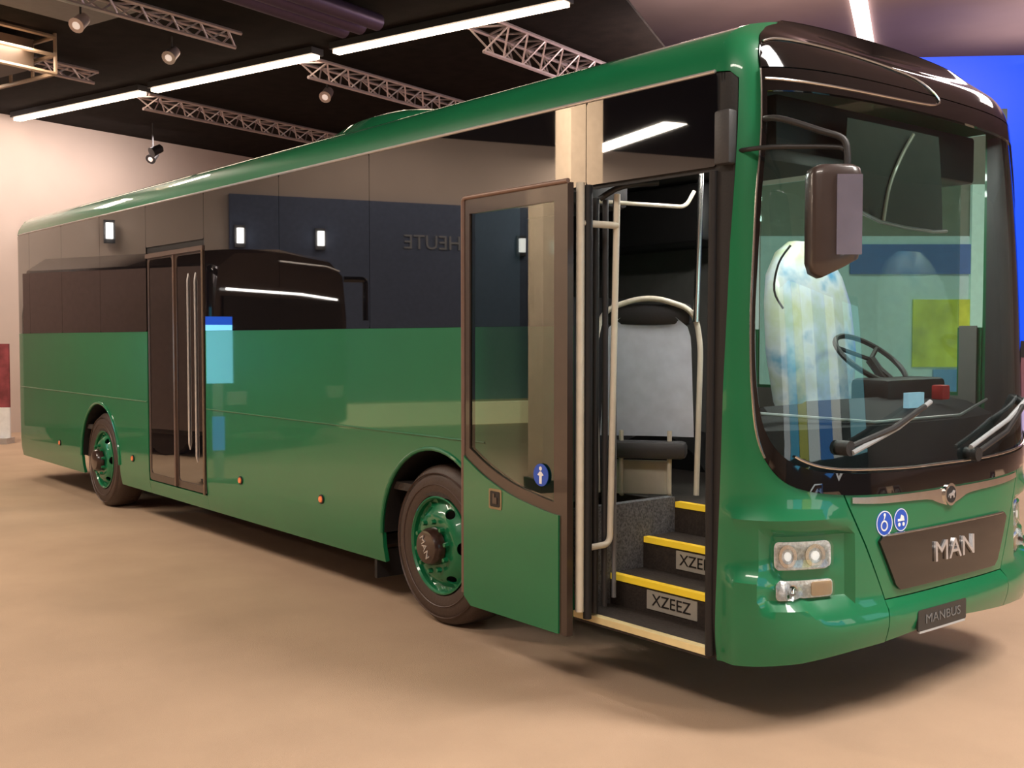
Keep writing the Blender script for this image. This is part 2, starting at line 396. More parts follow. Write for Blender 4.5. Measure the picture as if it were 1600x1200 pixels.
def lw(r0, r1, z0, z1, dd, th, m, nm):
    c = cam_ground(20, 7.1)+R2*((r0+r1)/2)+F2*(-dd); bm = bmesh.new(); bm_obox(bm, c, R2, F2, (r1-r0, th), z0, z1); return from_bm(nm, bm, m, e, smooth=False)
lw(0, 7, 1.75, 6.88, 0, .1, BLUEL, 'screen_surface')
lw(0, 7, 1.45, 1.75, 0, .14, DARK, 'lower_frame')
lw(0, 7, .5, 1.45, 0, .12, mat('rose_panel', (.22, .10, .12), .6), 'rose_base_panel')
lw(0, 7, 0, .5, -.2, .5, mat('lilac_plinth', (.45, .40, .62), .5, emit=(.5, .45, .9), es=.25), 'lilac_plinth')  # lilac block whose colour and glow paint the screen's blue reflection
# booth wall beyond the driver's window
def booth(name, d, r0, r1, z0, z1, m, th=.08, lab=None, cat=None):
    bm = bmesh.new(); bm_obox(bm, cam_ground(d, (r0+r1)/2), R_, F_, (r1-r0, th), z0, z1); o = from_bm(name, bm, m, None, smooth=False); return tag(o, lab, cat)
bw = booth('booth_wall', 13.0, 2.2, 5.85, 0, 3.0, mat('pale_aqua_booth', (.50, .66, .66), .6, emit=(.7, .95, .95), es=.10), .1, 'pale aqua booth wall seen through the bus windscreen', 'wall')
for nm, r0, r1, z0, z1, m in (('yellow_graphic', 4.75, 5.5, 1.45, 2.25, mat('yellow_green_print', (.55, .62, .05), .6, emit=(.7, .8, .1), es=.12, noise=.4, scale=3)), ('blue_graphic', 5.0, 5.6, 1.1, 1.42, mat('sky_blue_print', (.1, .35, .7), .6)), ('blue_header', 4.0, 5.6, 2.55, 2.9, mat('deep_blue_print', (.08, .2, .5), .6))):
    bm = bmesh.new(); bm_obox(bm, cam_ground(12.92, (r0+r1)/2), R_, F_, (r1-r0, .03), z0, z1); from_bm(nm, bm, m, bw, smooth=False)
for nm, r0, r1, z0, z1, m in (('booth_fascia', 2.2, 5.85, 3.0, 4.5, mat('grey_green_fascia', (.20, .24, .19), .6)), ('mint_column', 5.42, 5.80, .6, 3.6, mat('mint_panel', (.45, .68, .58), .5, emit=(.6, 1, .85), es=.22))):  # mint strip paints the bright reflection on the far pillar
    bm = bmesh.new(); bm_obox(bm, cam_ground(12.92 if nm[0] == 'm' else 13.0, (r0+r1)/2), R_, F_, (r1-r0, .06), z0, z1); from_bm(nm, bm, m, bw, smooth=False)
# red banner behind the rear end
e = empty('roll_up_banner', cam_ground(18.5, -8.86), 'red and white roll-up banner at the left edge behind the bus rear', 'banner')
for nm, z0, z1, m in (('banner_sheet', .62, 1.7, mat('red_banner', (.30, .06, .07), .6, noise=.5, scale=4)), ('white_strip', .1, .62, WHITEP), ('banner_foot', 0, .1, SILVER)):
    bm = bmesh.new(); bm_obox(bm, cam_ground(18.5, -8.86), R_, F_, (.62, .04 if z0 else .3), z0, z1); from_bm(nm, bm, m, e, smooth=False)
# backlit graphics walls in front of the bus, seen only mirrored in its nose and windscreen
e = empty('graphics_wall', (8.6, 2.2, 0), 'backlit white, cyan and yellow exhibition wall mirrored in the bus nose', 'wall')
random.seed(3); gy = -3.5
GC = [('white_panel', (.85, .9, .95), 1.6), ('cyan_panel', (.1, .55, .85), 1.6), ('yellow_panel', (.75, .8, .15), 1.2), ('white_panel', (.8, .9, .9), 2.0), ('blue_panel', (.05, .25, .7), 1.6), ('white_panel', (.9, .9, .85), 1.5), ('dark_panel', (.05, .05, .06), 0), ('cyan_panel', (.3, .7, .8), 1.3)]
for nm, c_, es_ in GC:
    wd_ = random.uniform(1.0, 1.9); box(nm, (8.55, gy, .9), (8.65, gy+wd_-.06, 3.3), mat(nm+'_m%d' % int(gy*10), c_, .5, emit=c_, es=es_*1.5), e); gy += wd_
box('wall_frame', (8.66, -3.6, 0), (8.8, gy+.1, 3.5), DGREY, e)
# totem mirrored in the side of the bus
tp = Vector((-9.6, -2.9, 0)); e = empty('display_totem', tp, 'slim cyan and white display totem mirrored in the bus side by the middle door', 'sign')
td = (Vector((2.79, 2.55, 0))-Vector((tp.x, tp.y, 0))); td = Vector((-2.79+0, 0, 0))+Vector((2.79+9.6, -5.1+2.9+5.2, 0)); tdn = Vector((.95, .30, 0)).normalized(); tdt = Vector((-tdn.y, tdn.x, 0))
for nm, s, z0, z1, m in (('cyan_screen', (.05, .36), 1.25, 1.95, mat('cyan_screen', (.1, .5, .8), .4, emit=(.25, .75, 1.0), es=3.5)), ('blue_header', (.06, .36), 1.95, 2.05, mat('blue_header_m', (.02, .1, .6), .4, emit=(.02, .15, 1), es=1.5)), ('post', (.06, .12), 0, 1.25, SILVER), ('foot', (.4, .5), 0, .04, DGREY)):
    bm = bmesh.new(); bm_obox(bm, tp, tdn, tdt, s, z0, z1); from_bm(nm, bm, m, e, smooth=False)
bm = bmesh.new(); bm_obox(bm, tp+tdn*.06, tdn, tdt, (.04, .14), .45, .85); from_bm('blue_label', bm, mat('blue_label_m', (.05, .2, .8), .4, emit=(.1, .3, 1), es=1.2), e, smooth=False)
# second vehicle, mirrored in the windows
c0 = Vector((-12.3, -4.0, 0)); c1 = Vector((-13.5, -7.0, 0)); tx = (c1-c0).normalized(); ty = Vector((tx.y, -tx.x, 0));  ty = ty if ty.x < 0 else -ty
mid = (c0+c1)/2; e = empty('dark_coach', mid+ty*2.2, 'dark brown coach mirrored in the bus windows behind the middle door', 'bus')
Wd = (c1-c0).length
def cp(u, v, z): p = mid+tx*u+ty*v; return Vector((p.x, p.y, z))
bm = bmesh.new(); sec = [(-.5, .35), (-.5, 2.2), (-.47, 2.9), (-.36, 3.12), (0, 3.2), (.36, 3.12), (.47, 2.9), (.5, 2.2), (.5, .35)]
rings = []
for v, sc, dz in ((0, .96, -.06), (.12, 1, 0), (4.2, 1, 0), (4.3, .96, -.05)):
    rings.append([bm.verts.new(cp(s*Wd*sc, v, z+(dz if z > 1 else -dz))) for s, z in sec])
for a, b in zip(rings, rings[1:]):
    for k in range(len(sec)): bm.faces.new((a[k], a[(k+1) % len(sec)], b[(k+1) % len(sec)], b[k]))
bm.faces.new(rings[0]); bm.faces.new(rings[-1][::-1]); from_bm('coach_body', bm, COACH, e)
bm = bmesh.new(); bm_obox(bm, cp(0, -.01, 0), tx, ty, (Wd*.86, .05), 1.35, 2.42); from_bm('coach_windscreen', bm, BLACKG, e, smooth=False)
bm = bmesh.new(); bm_obox(bm, cp(-Wd*.5-.012, 2.15, 0), tx, ty, (.02, 4.0), .42, 2.85); from_bm('coach_side_panel', bm, mat('mauve_brown_panel', (.22, .15, .13), .35, 0, .4), e, smooth=False)  # lighter sheet painting the reflection on the coach's flank
tube('chrome_line', [cp(-Wd*.42, -.06, 2.52), cp(Wd*.1, -.06, 2.50), cp(Wd*.38, -.06, 2.44)], .02, LEDW, e, 6)  # glowing line painting a highlight above the coach windscreen
tube('chrome_line', [cp(-.2, -.06, 3.0), cp(Wd*.3, -.06, 2.98), cp(Wd*.4, -.06, 2.92)], .015, SILVER, e, 6)  # silver line painting a second highlight near the coach roof
for s in (-1, 1):
    bm = bmesh.new(); bm_obox(bm, cp(s*Wd*.36, -.03, 0), tx, ty, (.4, .06), .8, 1.0); from_bm('coach_headlamp', bm, SILVER, e, smooth=False)
    for v in (1.0, 3.3):
        p = cp(s*Wd*.45, v, .48); bm = bmesh.new(); bm_tube(bm, [p-tx*.12, p+tx*.12], .48, 24); from_bm('coach_wheel', bm, TYRE, e)
    tube('coach_mirror', round_path([cp(s*Wd*.48, .05, 2.8), cp(s*(Wd*.5+.22), -.2, 2.8), cp(s*(Wd*.5+.22), -.2, 2.1)], .08), .05, BLACKG, e, 8)
# bright booth objects in front of the bus, mirrored in the windscreen and nose
def fbooth(name, c, n, wdt, z0, z1, m, lab, cat):
    n = Vector(n).normalized(); t = Vector((-n.y, n.x, 0)); bm = bmesh.new(); bm_obox(bm, Vector(c), t, n, (wdt, .1), z0, z1)
    o = from_bm(name, bm, m, None, smooth=False); return tag(o, lab, cat)

# ---------------------------------------------------------------- the bus
BUS = empty('city_bus', (-6, -.06, 0), 'large dark green city bus with black roof cap, front door open', 'bus')
T = [(.30, .30, 1.245, -.075), (.38, .38, 1.262, -.035), (.47, .47, 1.272, -.012), (.60, .60, 1.275, -.010), (1.0, 1.0, 1.275, -.022), (1.35, 1.35, 1.275, -.04), (2.0, 2.0, 1.275, -.08), (2.5, 2.5, 1.275, -.13), (2.8, 2.8, 1.275, -.175), (2.98, 2.98, 1.275, -.21),
     (3.05, 3.05, 1.258, -.235), (3.12, 3.12, 1.22, -.265), (3.19, 3.175, 1.165, -.30), (3.27, 3.215, 1.09, -.34), (3.36, 3.245, 1.0, -.385), (3.6, 3.29, .75, -.44), (3.9, 3.31, .35, -.475), (4.1, 3.315, 0., -.489)]
def pchip(xs, ys):
    n = len(xs); h = [xs[i+1]-xs[i] for i in range(n-1)]; d = [(ys[i+1]-ys[i])/h[i] for i in range(n-1)]; m = [0]*n
    m[0] = d[0]; m[-1] = d[-1]
    for i in range(1, n-1):
        if d[i-1]*d[i] <= 0: m[i] = 0
        else:
            w1 = 2*h[i]+h[i-1]; w2 = h[i]+2*h[i-1]; m[i] = (w1+w2)/(w1/d[i-1]+w2/d[i])
    def f(x):
        if x <= xs[0]: return ys[0]+(x-xs[0])*m[0]
        if x >= xs[-1]: return ys[-1]
        i = max(k for k in range(n-1) if xs[k] <= x); t = (x-xs[i])/h[i]
        return (1+2*t)*(1-t)**2*ys[i]+t*(1-t)**2*h[i]*m[i]+t*t*(3-2*t)*ys[i+1]+t*t*(t-1)*h[i]*m[i+1]
    return f
hs = [t[0] for t in T]; fz = pchip(hs, [t[1] for t in T]); fw_ = pchip(hs, [t[2] for t in T]); fx_ = pchip(hs, [t[3] for t in T])
YC = -.06; WS = (1.275-.06)/1.275; XS = -.49; NN = 3.0; XR = -11.9
def ss(a, b, x): t = min(1, max(0, (x-a)/(b-a))); return t*t*(3-2*t)
def lift(x, h): return .0095*max(0, -.49-x)*ss(1.85, 2.95, h)
def front(ph, h, xs=XS, ad=None):
    z = fz(h); wd = fw_(h)*WS; a = (fx_(h)-XS) if ad is None else ad*(min(1, (fx_(h)-XS)/.25))
    c, s = math.cos(ph), math.sin(ph); r = (abs(c)**NN+abs(s)**NN)**(-1/NN)
    return Vector((xs+a*r*c, YC+wd*r*s, z+(ss(3, 3.3, h)*(-.065*c) if ad is None else lift(XR, h))))
def relief(ph, h):
    p = front(ph, h); q = abs(ph)
    side = ss(1.50, 1.25, q)
    hc = .525+.19*ss(.70, 1.08, q)
    d = .042*ss(hc+.03, hc-.005, h)*side
    d -= .048*ss(1.10, 1.04, q)*ss(.58, .64, q)*ss(.57, .61, h)*ss(.925, .89, h)
    d += .022*ss(.62, .74, q)*side*(ss(.93, .96, h)*ss(1.03, .985, h))
    d += .010*ss(.62, .70, q)*ss(1.12, 1.08, q)*(ss(.705, .72, h)*ss(.755, .74, h))
    return p+Vector((math.cos(ph), math.sin(ph), 0))*d
def frontY(y, h):                                   # front face by its y coordinate
    wd = fw_(h)*WS; k = min(.999, abs(y-YC)/wd); a = fx_(h)-XS
    return Vector((XS+a*(1-k**NN)**(1/NN), y, fz(h)))
def side(sg):
    def f(x, h): return Vector((x, YC+sg*fw_(h)*WS, fz(h)+lift(x, h)))
    return f
def rear(ph, h):
    p = front(ph, h, 0, .30); return Vector((XR-p.x, p.y, p.z))
near = side(-1); far = side(1)

# side panels
AH = .60; HZ = .50
def arch(x, z0=.30, r=AH, n=18): return [(x+r*math.cos(t), HZ+r*math.sin(t)) for t in [PI-PI*k/n for k in range(n+1)]]
FW, RW = -2.72, -8.92
D0, D1 = -7.50, -6.16                                # middle door
def skirt(fn, x0, x1, arches, nm):
    pts = [(x0, 1.85), (x0, .30)]
    for a in arches: pts += [(a-AH, .30)] + arch(a) + [(a+AH, .30)]
    pts += [(x1, .30), (x1, 1.85)]
    if x1 == XS: pts += [(-.64, 1.85), (-.64, 1.46), (-2.15, 1.46), (-2.15, 1.85)]
    return patch(nm, pts, fn, GREEN, BUS, step=.11, thick=.03)
sp = skirt(near, XR, D0-.01, [RW], 'side_panel')
skirt(near, D1+.01, -1.47, [FW], 'side_panel')
patch('side_panel', [(D0-.008, .30), (D1+.008, .30), (D1+.008, .425), (D0-.008, .425)], near, GREEN, BUS, step=.11, thick=.03)
skirt(far, XR, XS, [RW, FW], 'side_panel')
for a, b in ((XR, D0-.03), (D1+.03, -2.2)):
    tube('moulding', [(a, -1.277, 1.18), (b, -1.277, 1.18)], .006, GREEN, BUS, 8)
for x in (-4.75, -10.9, -1.95):
    pass
# windows (black tinted, bonded)
def win(x0, x1, h0, h1, fn, m=TINT, lab=None):
    return patch('side_window', rrect(x0, h0, x1, h1, .02, 3), fn, m, BUS, step=.13, off=.002, thick=.01, label=lab)
for a, b, c, d in ((XR, D0-.001, 1.845, 2.985), (D1+.001, -1.475, 1.845, 2.985), (D0-.001, D1+.001, 2.55, 2.985), (-1.475, XS, 2.54, 2.985)):
    patch('window_seal', [(a, c), (b, c), (b, d), (a, d)], near, RUBBER, BUS, step=.3, off=-.010, thick=.01)
for x0, x1 in ((-4.752, -3.458), (D1+.010, -4.757), (-8.822, D0-.010), (-10.132, -8.827), (-11.422, -10.137), (XR, -11.427)):
    win(x0, x1, 1.852, 2.978, near)
patch('side_window', [(-3.453, 1.852), (-1.475, 1.852), (-1.475, 2.56), (-1.345, 2.56), (-1.345, 2.978), (-3.453, 2.978)], near, TINT, BUS, step=.13, off=.002, thick=.01)
win(D0-.004, D1+.004, 2.60, 2.978, near); win(-1.34, XS+.01, 2.56, 2.978, near, lab='dark glass panel above the front door')
for x0, x1 in ((-3.452, -2.2), (-4.748, -3.460), (-6.0, -4.756), (-7.3, -6.01), (-8.6, -7.31), (-10.13, -8.61), (XR, -10.138)):
    win(x0, x1, 1.852, 2.978, far)
win(-2.15, XS-.16, 1.45, 2.85, far, glass('driver_window_glass', (.85, 1, .95), .85), 'clear driver window on the far side')
patch('roof', [(XR, 2.985), (XS, 2.985), (XS, 4.1), (XR, 4.1)], near, GREEN, BUS, step=.045 if False else .07, thick=.03)
patch('roof', [(XR, 2.985), (XS, 2.985), (XS, 4.1), (XR, 4.1)], far, GREEN, BUS, step=.1, thick=.03)
tube('roof_gutter', [(XR+.05, -1.278, 2.985+lift(XR, 2.98)), (XS, -1.278, 2.985)], .009, SILVER, BUS, 8)  # silver line painting the strip-light highlight along the roof edge
# roof hatch hump and front roof fairing
def hump(x0, x1, hh, y0, y1, zb, nm, m):
    bm = bmesh.new(); nx, ny = 16, 12; g = []
    for i in range(nx+1):
        row = []
        for j in range(ny+1):
            u = i/nx; v = j/ny; f = (math.sin(PI*u)**.6)*(math.sin(PI*v)**.45) if 0 < u < 1 and 0 < v < 1 else 0
            row.append(bm.verts.new((x0+(x1-x0)*u, y0+(y1-y0)*v, zb(y0+(y1-y0)*v)+hh*f)))
        g.append(row)
    for i in range(nx):
        for j in range(ny): bm.faces.new((g[i][j], g[i+1][j], g[i+1][j+1], g[i][j+1]))
    return from_bm(nm, bm, m, BUS, angle=80)
def rz(y):
    k = abs(y-YC)/WS; h = 3.0
    while h < 4.1 and fw_(h) > k: h += .01
    return fz(h)+.0
hump(-4.45, -3.4, .17, -1.18, .95, rz, 'roof_hatch', GREEN)
hump(-9.5, -4.6, .14, -1.0, .8, rz, 'roof_unit', GREEN)
# rear cap
patch('rear_panel', [(-1.57, .30), (1.57, .30), (1.57, 1.85), (-1.57, 1.85)], rear, GREEN, BUS, step=.12, thick=.03)
patch('rear_window', [(-1.57, 1.855), (1.57, 1.855), (1.57, 2.98), (-1.57, 2.98)], rear, TINT, BUS, step=.12, thick=.03)
patch('rear_roof', [(-1.57, 2.985), (1.57, 2.985), (1.57, 4.09), (-1.57, 4.09)], rear, GREEN, BUS, step=.12, thick=.03)

# ---- front
SEC = 1.5707
def smooth2(pts, n=4): return [(p.x, p.y) for p in smooth_path([(a, b, 0) for a, b in pts], n)]
WSO = [(-.985, 2.98), (-1.018, 2.714), (-1.079, 2.43), (-1.121, 2.148), (-1.150, 1.92), (-1.158, 1.695), (-1.145, 1.52), (-1.114, 1.354), (-1.035, 1.225), (-.903, 1.133), (-.693, 1.083), (-.357, 1.06), (-.15, 1.057), (0, 1.057)]
wso = smooth2(WSO); WSL = wso + [(-a, b) for a, b in reversed(wso[:-1])]           # outer line, left then right
WSI = [(-.955, 2.88), (-.975, 2.714), (-1.035, 2.43), (-1.078, 2.148), (-1.108, 1.92), (-1.115, 1.695), (-1.10, 1.53), (-1.06, 1.39), (-.97, 1.28), (-.85, 1.215), (-.68, 1.178), (-.357, 1.158), (-.15, 1.155), (0, 1.155)]
wsi = smooth2(WSI); WIL = wsi + [(-a, b) for a, b in reversed(wsi[:-1])]
top = [(.985, 2.98), (.6, 3.0), (0, 3.01), (-.6, 3.0), (-.985, 2.98)]
ti = smooth2([(.955, 2.88), (.6, 2.90), (0, 2.91), (-.6, 2.90), (-.955, 2.88)])
patch('windscreen_surround', WSL + smooth2(top)[1:-1], front, BLACKG, BUS, step=.04, off=.008, thick=.02, holes=[WIL+ti[1:-1]])
WSN = patch('windscreen', WIL + ti[1:-1], front, WSCR, BUS, step=.05, off=0, thick=0)
patch('roof_cap', [(a, b+.006) for a, b in reversed(smooth2(top))] + [(1.0, 3.12), (1.08, 3.3), (1.3, 3.5), (SEC, 3.56), (SEC, 4.1), (-SEC, 4.1), (-SEC, 3.56), (-1.3, 3.5), (-1.08, 3.3), (-1.0, 3.12)], front, BLACKG, BUS, step=.04, off=.008, thick=.02, label='black front roof cap')
for fn_, h0 in ((near, 3.57), (far, 3.12)):
    patch('roof_cap', [(-1.0, h0), (XS+.005, h0), (XS+.005, 4.1), (-1.0, 4.1)], fn_, BLACKG, BUS, step=.06, off=.009, thick=.012, label='black front roof cap')
# green A-pillars with roof corners
def mirr(p): return [(-a, b) for a, b in reversed(p)]
pil = [(-SEC+.10*ss(1.5, 2.9, 1.9), 1.068)]
def pillar(sg):
    lft = [(-1.546, .30), (-1.48, 1.06), (-1.44, 1.58), (-1.35, 2.21), (-1.23, 2.72), (-1.19, 2.94), (-1.30, 2.975), (-SEC, 2.985), (-SEC, 3.57), (-1.3, 3.51), (-1.085, 3.3), (-1.005, 3.12), (-.99, 2.985)]
    if sg > 0: lft = [(-SEC, .30)]+lft[7:]
    cont = [q for q in wso if q[0] < -.64]
    rgt = [(a-.004, b) for a, b in cont]
    jn = [(-.640, 1.077), (-.617, 1.02), (-.539, .843), (-.432, .57), (-.432, .375), (-.583, .365), (-.833, .332), (-1.118, .318)]
    pts = lft+rgt[1:]+jn
    if sg > 0: pts = mirr(pts)
    return patch('corner_panel', pts, relief, GREEN, BUS, step=.04, thick=.02)
pillar(-1); pillar(1)
flap = [(a, b-.002) for a, b in wso if a > -.62]
flap = [(-.632, 1.075)]+flap; flap = flap+[(-a, b) for a, b in reversed(flap[:-1])]
patch('front_flap', flap+[(.609, 1.02), (.531, .843), (.428, .572), (-.428, .572), (-.531, .843), (-.609, 1.02)], relief, GREEN, BUS, step=.05, thick=.02)
patch('front_bumper', [(-.428, .378), (-.25, .398), (.1, .405), (.428, .375), (.428, .566), (-.428, .566)], relief, GREEN, BUS, step=.04, thick=.02)
patch('door_jamb', [(-SEC, .30), (-SEC, 2.98), (-1.2, 2.97), (-1.24, 2.72), (-1.36, 2.21), (-1.45, 1.58), (-1.49, 1.06), (-1.55, .30)], front, RUBBER, BUS, step=.05, off=-.006, thick=.03)
tube('door_seal', [(-.51, -1.262, .32), (-.51, -1.268, 1.2), (-.50, -1.268, 2.54)], .022, RUBBER, BUS)
wl = [q for q in wso if q[1] > 1.25]
tube('windscreen_trim', [front(a, b)+Vector((.008, -.006, 0)) for a, b in wl], .0055, CHROME, BUS, 6)
tube('windscreen_trim', [front(a, b)+Vector((.012, 0, 0)) for a, b in [(q[0]*.97, q[1]+.018) for q in WIL if q[1] < 1.25]], .006, CHROME, BUS, 6)
tube('cap_trim', [front(a, b)+Vector((.012, -.004, .006)) for a, b in smooth2([(-.97, 2.93), (-.456, 2.935), (-.1, 2.945), (.10, 2.96), (.14, 3.0), (.02, 3.10), (-.25, 3.17), (-.5, 3.20), (-.85, 3.17), (-.985, 3.12)], 4)], .0055, CHROME, BUS, 6)  # bright bead painting the reflected light line on the roof cap
# chrome trim and emblem
patch('chrome_trim', smooth2([(-.60, 1.062), (-.45, 1.053), (-.17, 1.048), (-.06, 1.048), (.06, 1.048), (.17, 1.048), (.45, 1.053), (.60, 1.062)], 3)+smooth2([(.60, 1.035), (.45, 1.02), (.17, 1.008), (.09, .985), (.0, .962), (-.09, .985), (-.17, 1.008), (-.45, 1.02), (-.60, 1.035)], 3), front, CHROME, BUS, step=.03, off=.008, thick=.01)
em = patch('emblem', circ(YC, 1.015, .055), frontY, CHROME, BUS, step=.03, off=.018, thick=.012)
patch('emblem_disc', circ(YC, 1.015, .042), frontY, DARK, em, step=.03, off=.020, thick=.004)
patch('emblem_lion', [(YC+a, 1.015+b) for a, b in ((-.034, -.012), (-.026, .004), (-.014, .006), (.006, .010), (.016, .020), (.030, .016), (.026, .006), (.020, .002), (.022, -.016), (.014, -.018), (.010, -.006), (-.008, -.006), (-.012, -.018), (-.020, -.018), (-.020, -.004), (-.028, -.002))], frontY, SILVER, em, off=.023, thick=.004, flat=True, step=.05)
# maker's board
bd = patch('name_board', [(YC-.590, .845), (YC-.565, .868), (YC+.565, .868), (YC+.590, .845), (YC+.475, .632), (YC+.44, .605), (YC-.44, .605), (YC-.475, .632)], frontY, BLACKG, BUS, step=.06, off=.014, thick=.02)
tube('board_bead', [frontY(YC+k*.60/10, .872)+Vector((.014, 0, 0)) for k in range(-9, 10)], .006, CHROME, bd, 6)
text_on('maker_lettering', 'MAN', frontY, (YC+.02, .745), .140, SILVER, BUS, off=.018, ext=.006, sx=1.25, bold=.0)
# pictogram stickers
def picto(nm, cy, cz, r, fn, off, kind):
    o = patch(nm, circ(cy, cz, r, r), fn, BLUEP, BUS, step=.04, off=off, thick=.003)
    patch('sticker_ring', circ(cy, cz, r*.97), fn, WHITEP, o, step=.04, off=off+.001, thick=.001, holes=[circ(cy, cz, r*.90)])
    if kind == 'chair':
        a = patch('wheelchair_symbol', circ(cy-.004, cz-.18*r, r*.42), fn, WHITEP, o, step=.03, off=off+.002, thick=.001, holes=[circ(cy-.004, cz-.18*r, r*.30)])
        patch('wheelchair_symbol', [(cy-.12*r, cz+.2*r), (cy+.1*r, cz+.55*r), (cy-.02*r, cz+.62*r), (cy-.2*r, cz+.1*r)], fn, WHITEP, o, step=.05, off=off+.002, thick=.001)
        patch('wheelchair_symbol', circ(cy+.0*r, cz+.66*r, r*.13, n=12), fn, WHITEP, o, step=.05, off=off+.002, thick=.001)
    elif kind == 'pram':
        patch('pram_symbol', [(cy-.5*r, cz-.1*r), (cy+.45*r, cz-.1*r), (cy+.35*r, cz+.3*r), (cy+.0*r, cz+.45*r), (cy-.15*r, cz+.1*r), (cy-.5*r, cz+.1*r)], fn, WHITEP, o, step=.05, off=off+.002, thick=.001)
        for s in (-1, 1): patch('pram_symbol', circ(cy+s*.3*r, cz-.38*r, r*.17, n=14), fn, WHITEP, o, step=.05, off=off+.002, thick=.001)
    else:
        patch('figure_symbol', [(cy-.12*r, cz-.72*r), (cy+.12*r, cz-.72*r), (cy+.12*r, cz-.1*r), (cy+.38*r, cz-.05*r), (cy+.10*r, cz+.32*r), (cy-.10*r, cz+.32*r), (cy-.38*r, cz-.05*r), (cy-.12*r, cz-.1*r)], fn, WHITEP, o, step=.05, off=off+.002, thick=.001)
        patch('figure_symbol', circ(cy, cz+.55*r, r*.17, n=14), fn, WHITEP, o, step=.05, off=off+.002, thick=.001)
    return o
picto('wheelchair_sticker', -.60, .925, .060, frontY, .002, 'chair')
picto('pram_sticker', -.475, .930, .055, frontY, .002, 'pram')
# licence plate
rc = patch('plate_recess', [(-.40, .405), (.30, .405), (.35, .50), (-.27, .51)], frontY, DARK, BUS, off=.024, thick=.02)
pf = lambda a, b: frontY(a, .47)+Vector((.045, 0, b-.47))
lp = patch('licence_plate', rrect(-.40, .392, .03, .495, .012, 3), pf, mat('dark_plate', (.03, .03, .03), .4), BUS, off=0, thick=.01)
patch('plate_edge', [(-.39, .383), (.02, .383), (.02, .393), (-.39, .393)], pf, mat('grey_edge', (.5, .5, .5), .4), lp, off=.001, thick=.01)
text_on('plate_lettering', 'MANBUS', pf, (-.185, .444), .062, mat('grey_print', (.16, .16, .16), .5), lp, off=.002, ext=.001, sx=1.3)
# lamps
LAMPW = mat('faceted_lamp_reflector', (.86, .86, .88), .25, .1, .5, noise=.3, scale=70, bump=.5, bscale=60)
def lamp(sg):
    ps = lambda l: [(sg*a, b) for a, b in l] if sg > 0 else l
    f = lambda a, b: relief(-a if sg > 0 else a, b)
    def F2(a, b): return relief(a*-sg if False else (a if sg < 0 else -a), b)
    hl = patch('headlamp', rrect(-1.012, .745, -.697, .872, .03), F2, LAMPW, BUS, step=.05, off=.008, thick=.03)
    for cx in (-.93, -.78):
        patch('reflector_bowl', circ(cx, .808, .052, .052), F2, CHROME, hl, step=.03, off=.014, thick=.01, holes=[circ(cx, .808, .035)])
        patch('lamp_bulb', circ(cx, .808, .020), F2, mat('pale_lamp', (.9, .88, .82), .2, emit=(1, .95, .9), es=.6), hl, step=.03, off=.016, thick=.01)
    patch('lamp_lens', rrect(-1.015, .742, -.694, .875, .03), F2, LENS, hl, step=.05, off=.022, thick=0)
    fl = patch('fog_lamp', rrect(-.995, .618, -.69, .697, .02), F2, LAMPW, BUS, step=.04, off=.008, thick=.03)
    patch('turn_signal', rrect(-.80, .625, -.695, .69, .012), F2, mat('pale_amber_lens', (.85, .62, .42), .25, 0, 1), fl, step=.04, off=.012, thick=.006)
    patch('lamp_bulb', circ(-.90, .656, .024), F2, CHROME, fl, step=.04, off=.012, thick=.006)
    patch('lamp_lens', rrect(-.998, .615, -.687, .70, .02), F2, LENS, fl, step=.04, off=.018, thick=0)
lamp(-1); lamp(1)

# wipers
def wiper(pts, blade, nm='wiper'):
    o = tube(nm, pts, .014, DARK, BUS, 8)
    tube('wiper_blade', blade, .012, mat('grey_wiper_rubber', (.30, .31, .32), .5), o, 8)
    bm = bmesh.new(); bm_tube(bm, [Vector(pts[0])-Vector((.05, 0, 0)), Vector(pts[0])+Vector((.02, 0, 0))], .035, 14); from_bm('wiper_pivot', bm, DARK, o)
def onf(y, h, o=.03): return frontY(y, h)+Vector((o, 0, 0))
wiper([onf(-.87, 1.29), onf(-.6, 1.37, .06), onf(-.33, 1.46, .05)], [onf(-.86, 1.27, .05), onf(-.55, 1.37, .05), onf(-.26, 1.48, .04)])
wiper([onf(.16, 1.20), onf(.45, 1.30, .06), onf(.72, 1.42, .05)], [onf(.10, 1.24, .04), onf(.5, 1.36, .05), onf(.9, 1.46, .04)])
# mirror (near side) and arms
mc = Vector((.06, -1.165, 2.30))
ax = Vector((.82, .57, 0)).normalized()
bm = bmesh.new()
n_ = 20; prof = [(-.235, .55, .75), (-.215, .88, .95), (-.17, 1, 1), (.16, 1, 1), (.19, .93, .95), (.205, .7, .8)]
tx_ = Vector((.628, .778, 0)); ty_ = Vector((-.778, .628, 0)); rings = []
for dz, sa, sb in prof:
    ring = []
    for k in range(n_):
        t = 2*PI*k/n_; cx = abs(math.cos(t))**.5*(1 if math.cos(t) > 0 else -1); sy = abs(math.sin(t))**.5*(1 if math.sin(t) > 0 else -1)
        ring.append(bm.verts.new(mc+tx_*cx*.110*sa+ty_*sy*.075*sb+Vector((0, 0, dz+(.03*cx if dz < -.1 else 0)))))
    rings.append(ring)
for a, b in zip(rings, rings[1:]):
    for k in range(n_): bm.faces.new((a[k], a[(k+1) % n_], b[(k+1) % n_], b[k]))
bm.faces.new(rings[0][::-1]); bm.faces.new(rings[-1])
MIR = from_bm('exterior_mirror', bm, mat('brown_black_plastic', (.05, .034, .030), .35, 0, .5), BUS, angle=50)
bm = bmesh.new(); bm_obox(bm, mc+tx_*.045-ty_*.073, tx_, ty_, (.105, .02), 2.13, 2.46); from_bm('mirror_glass', bm, mat('mirror_face', (.45, .46, .62), .12, .8), MIR)
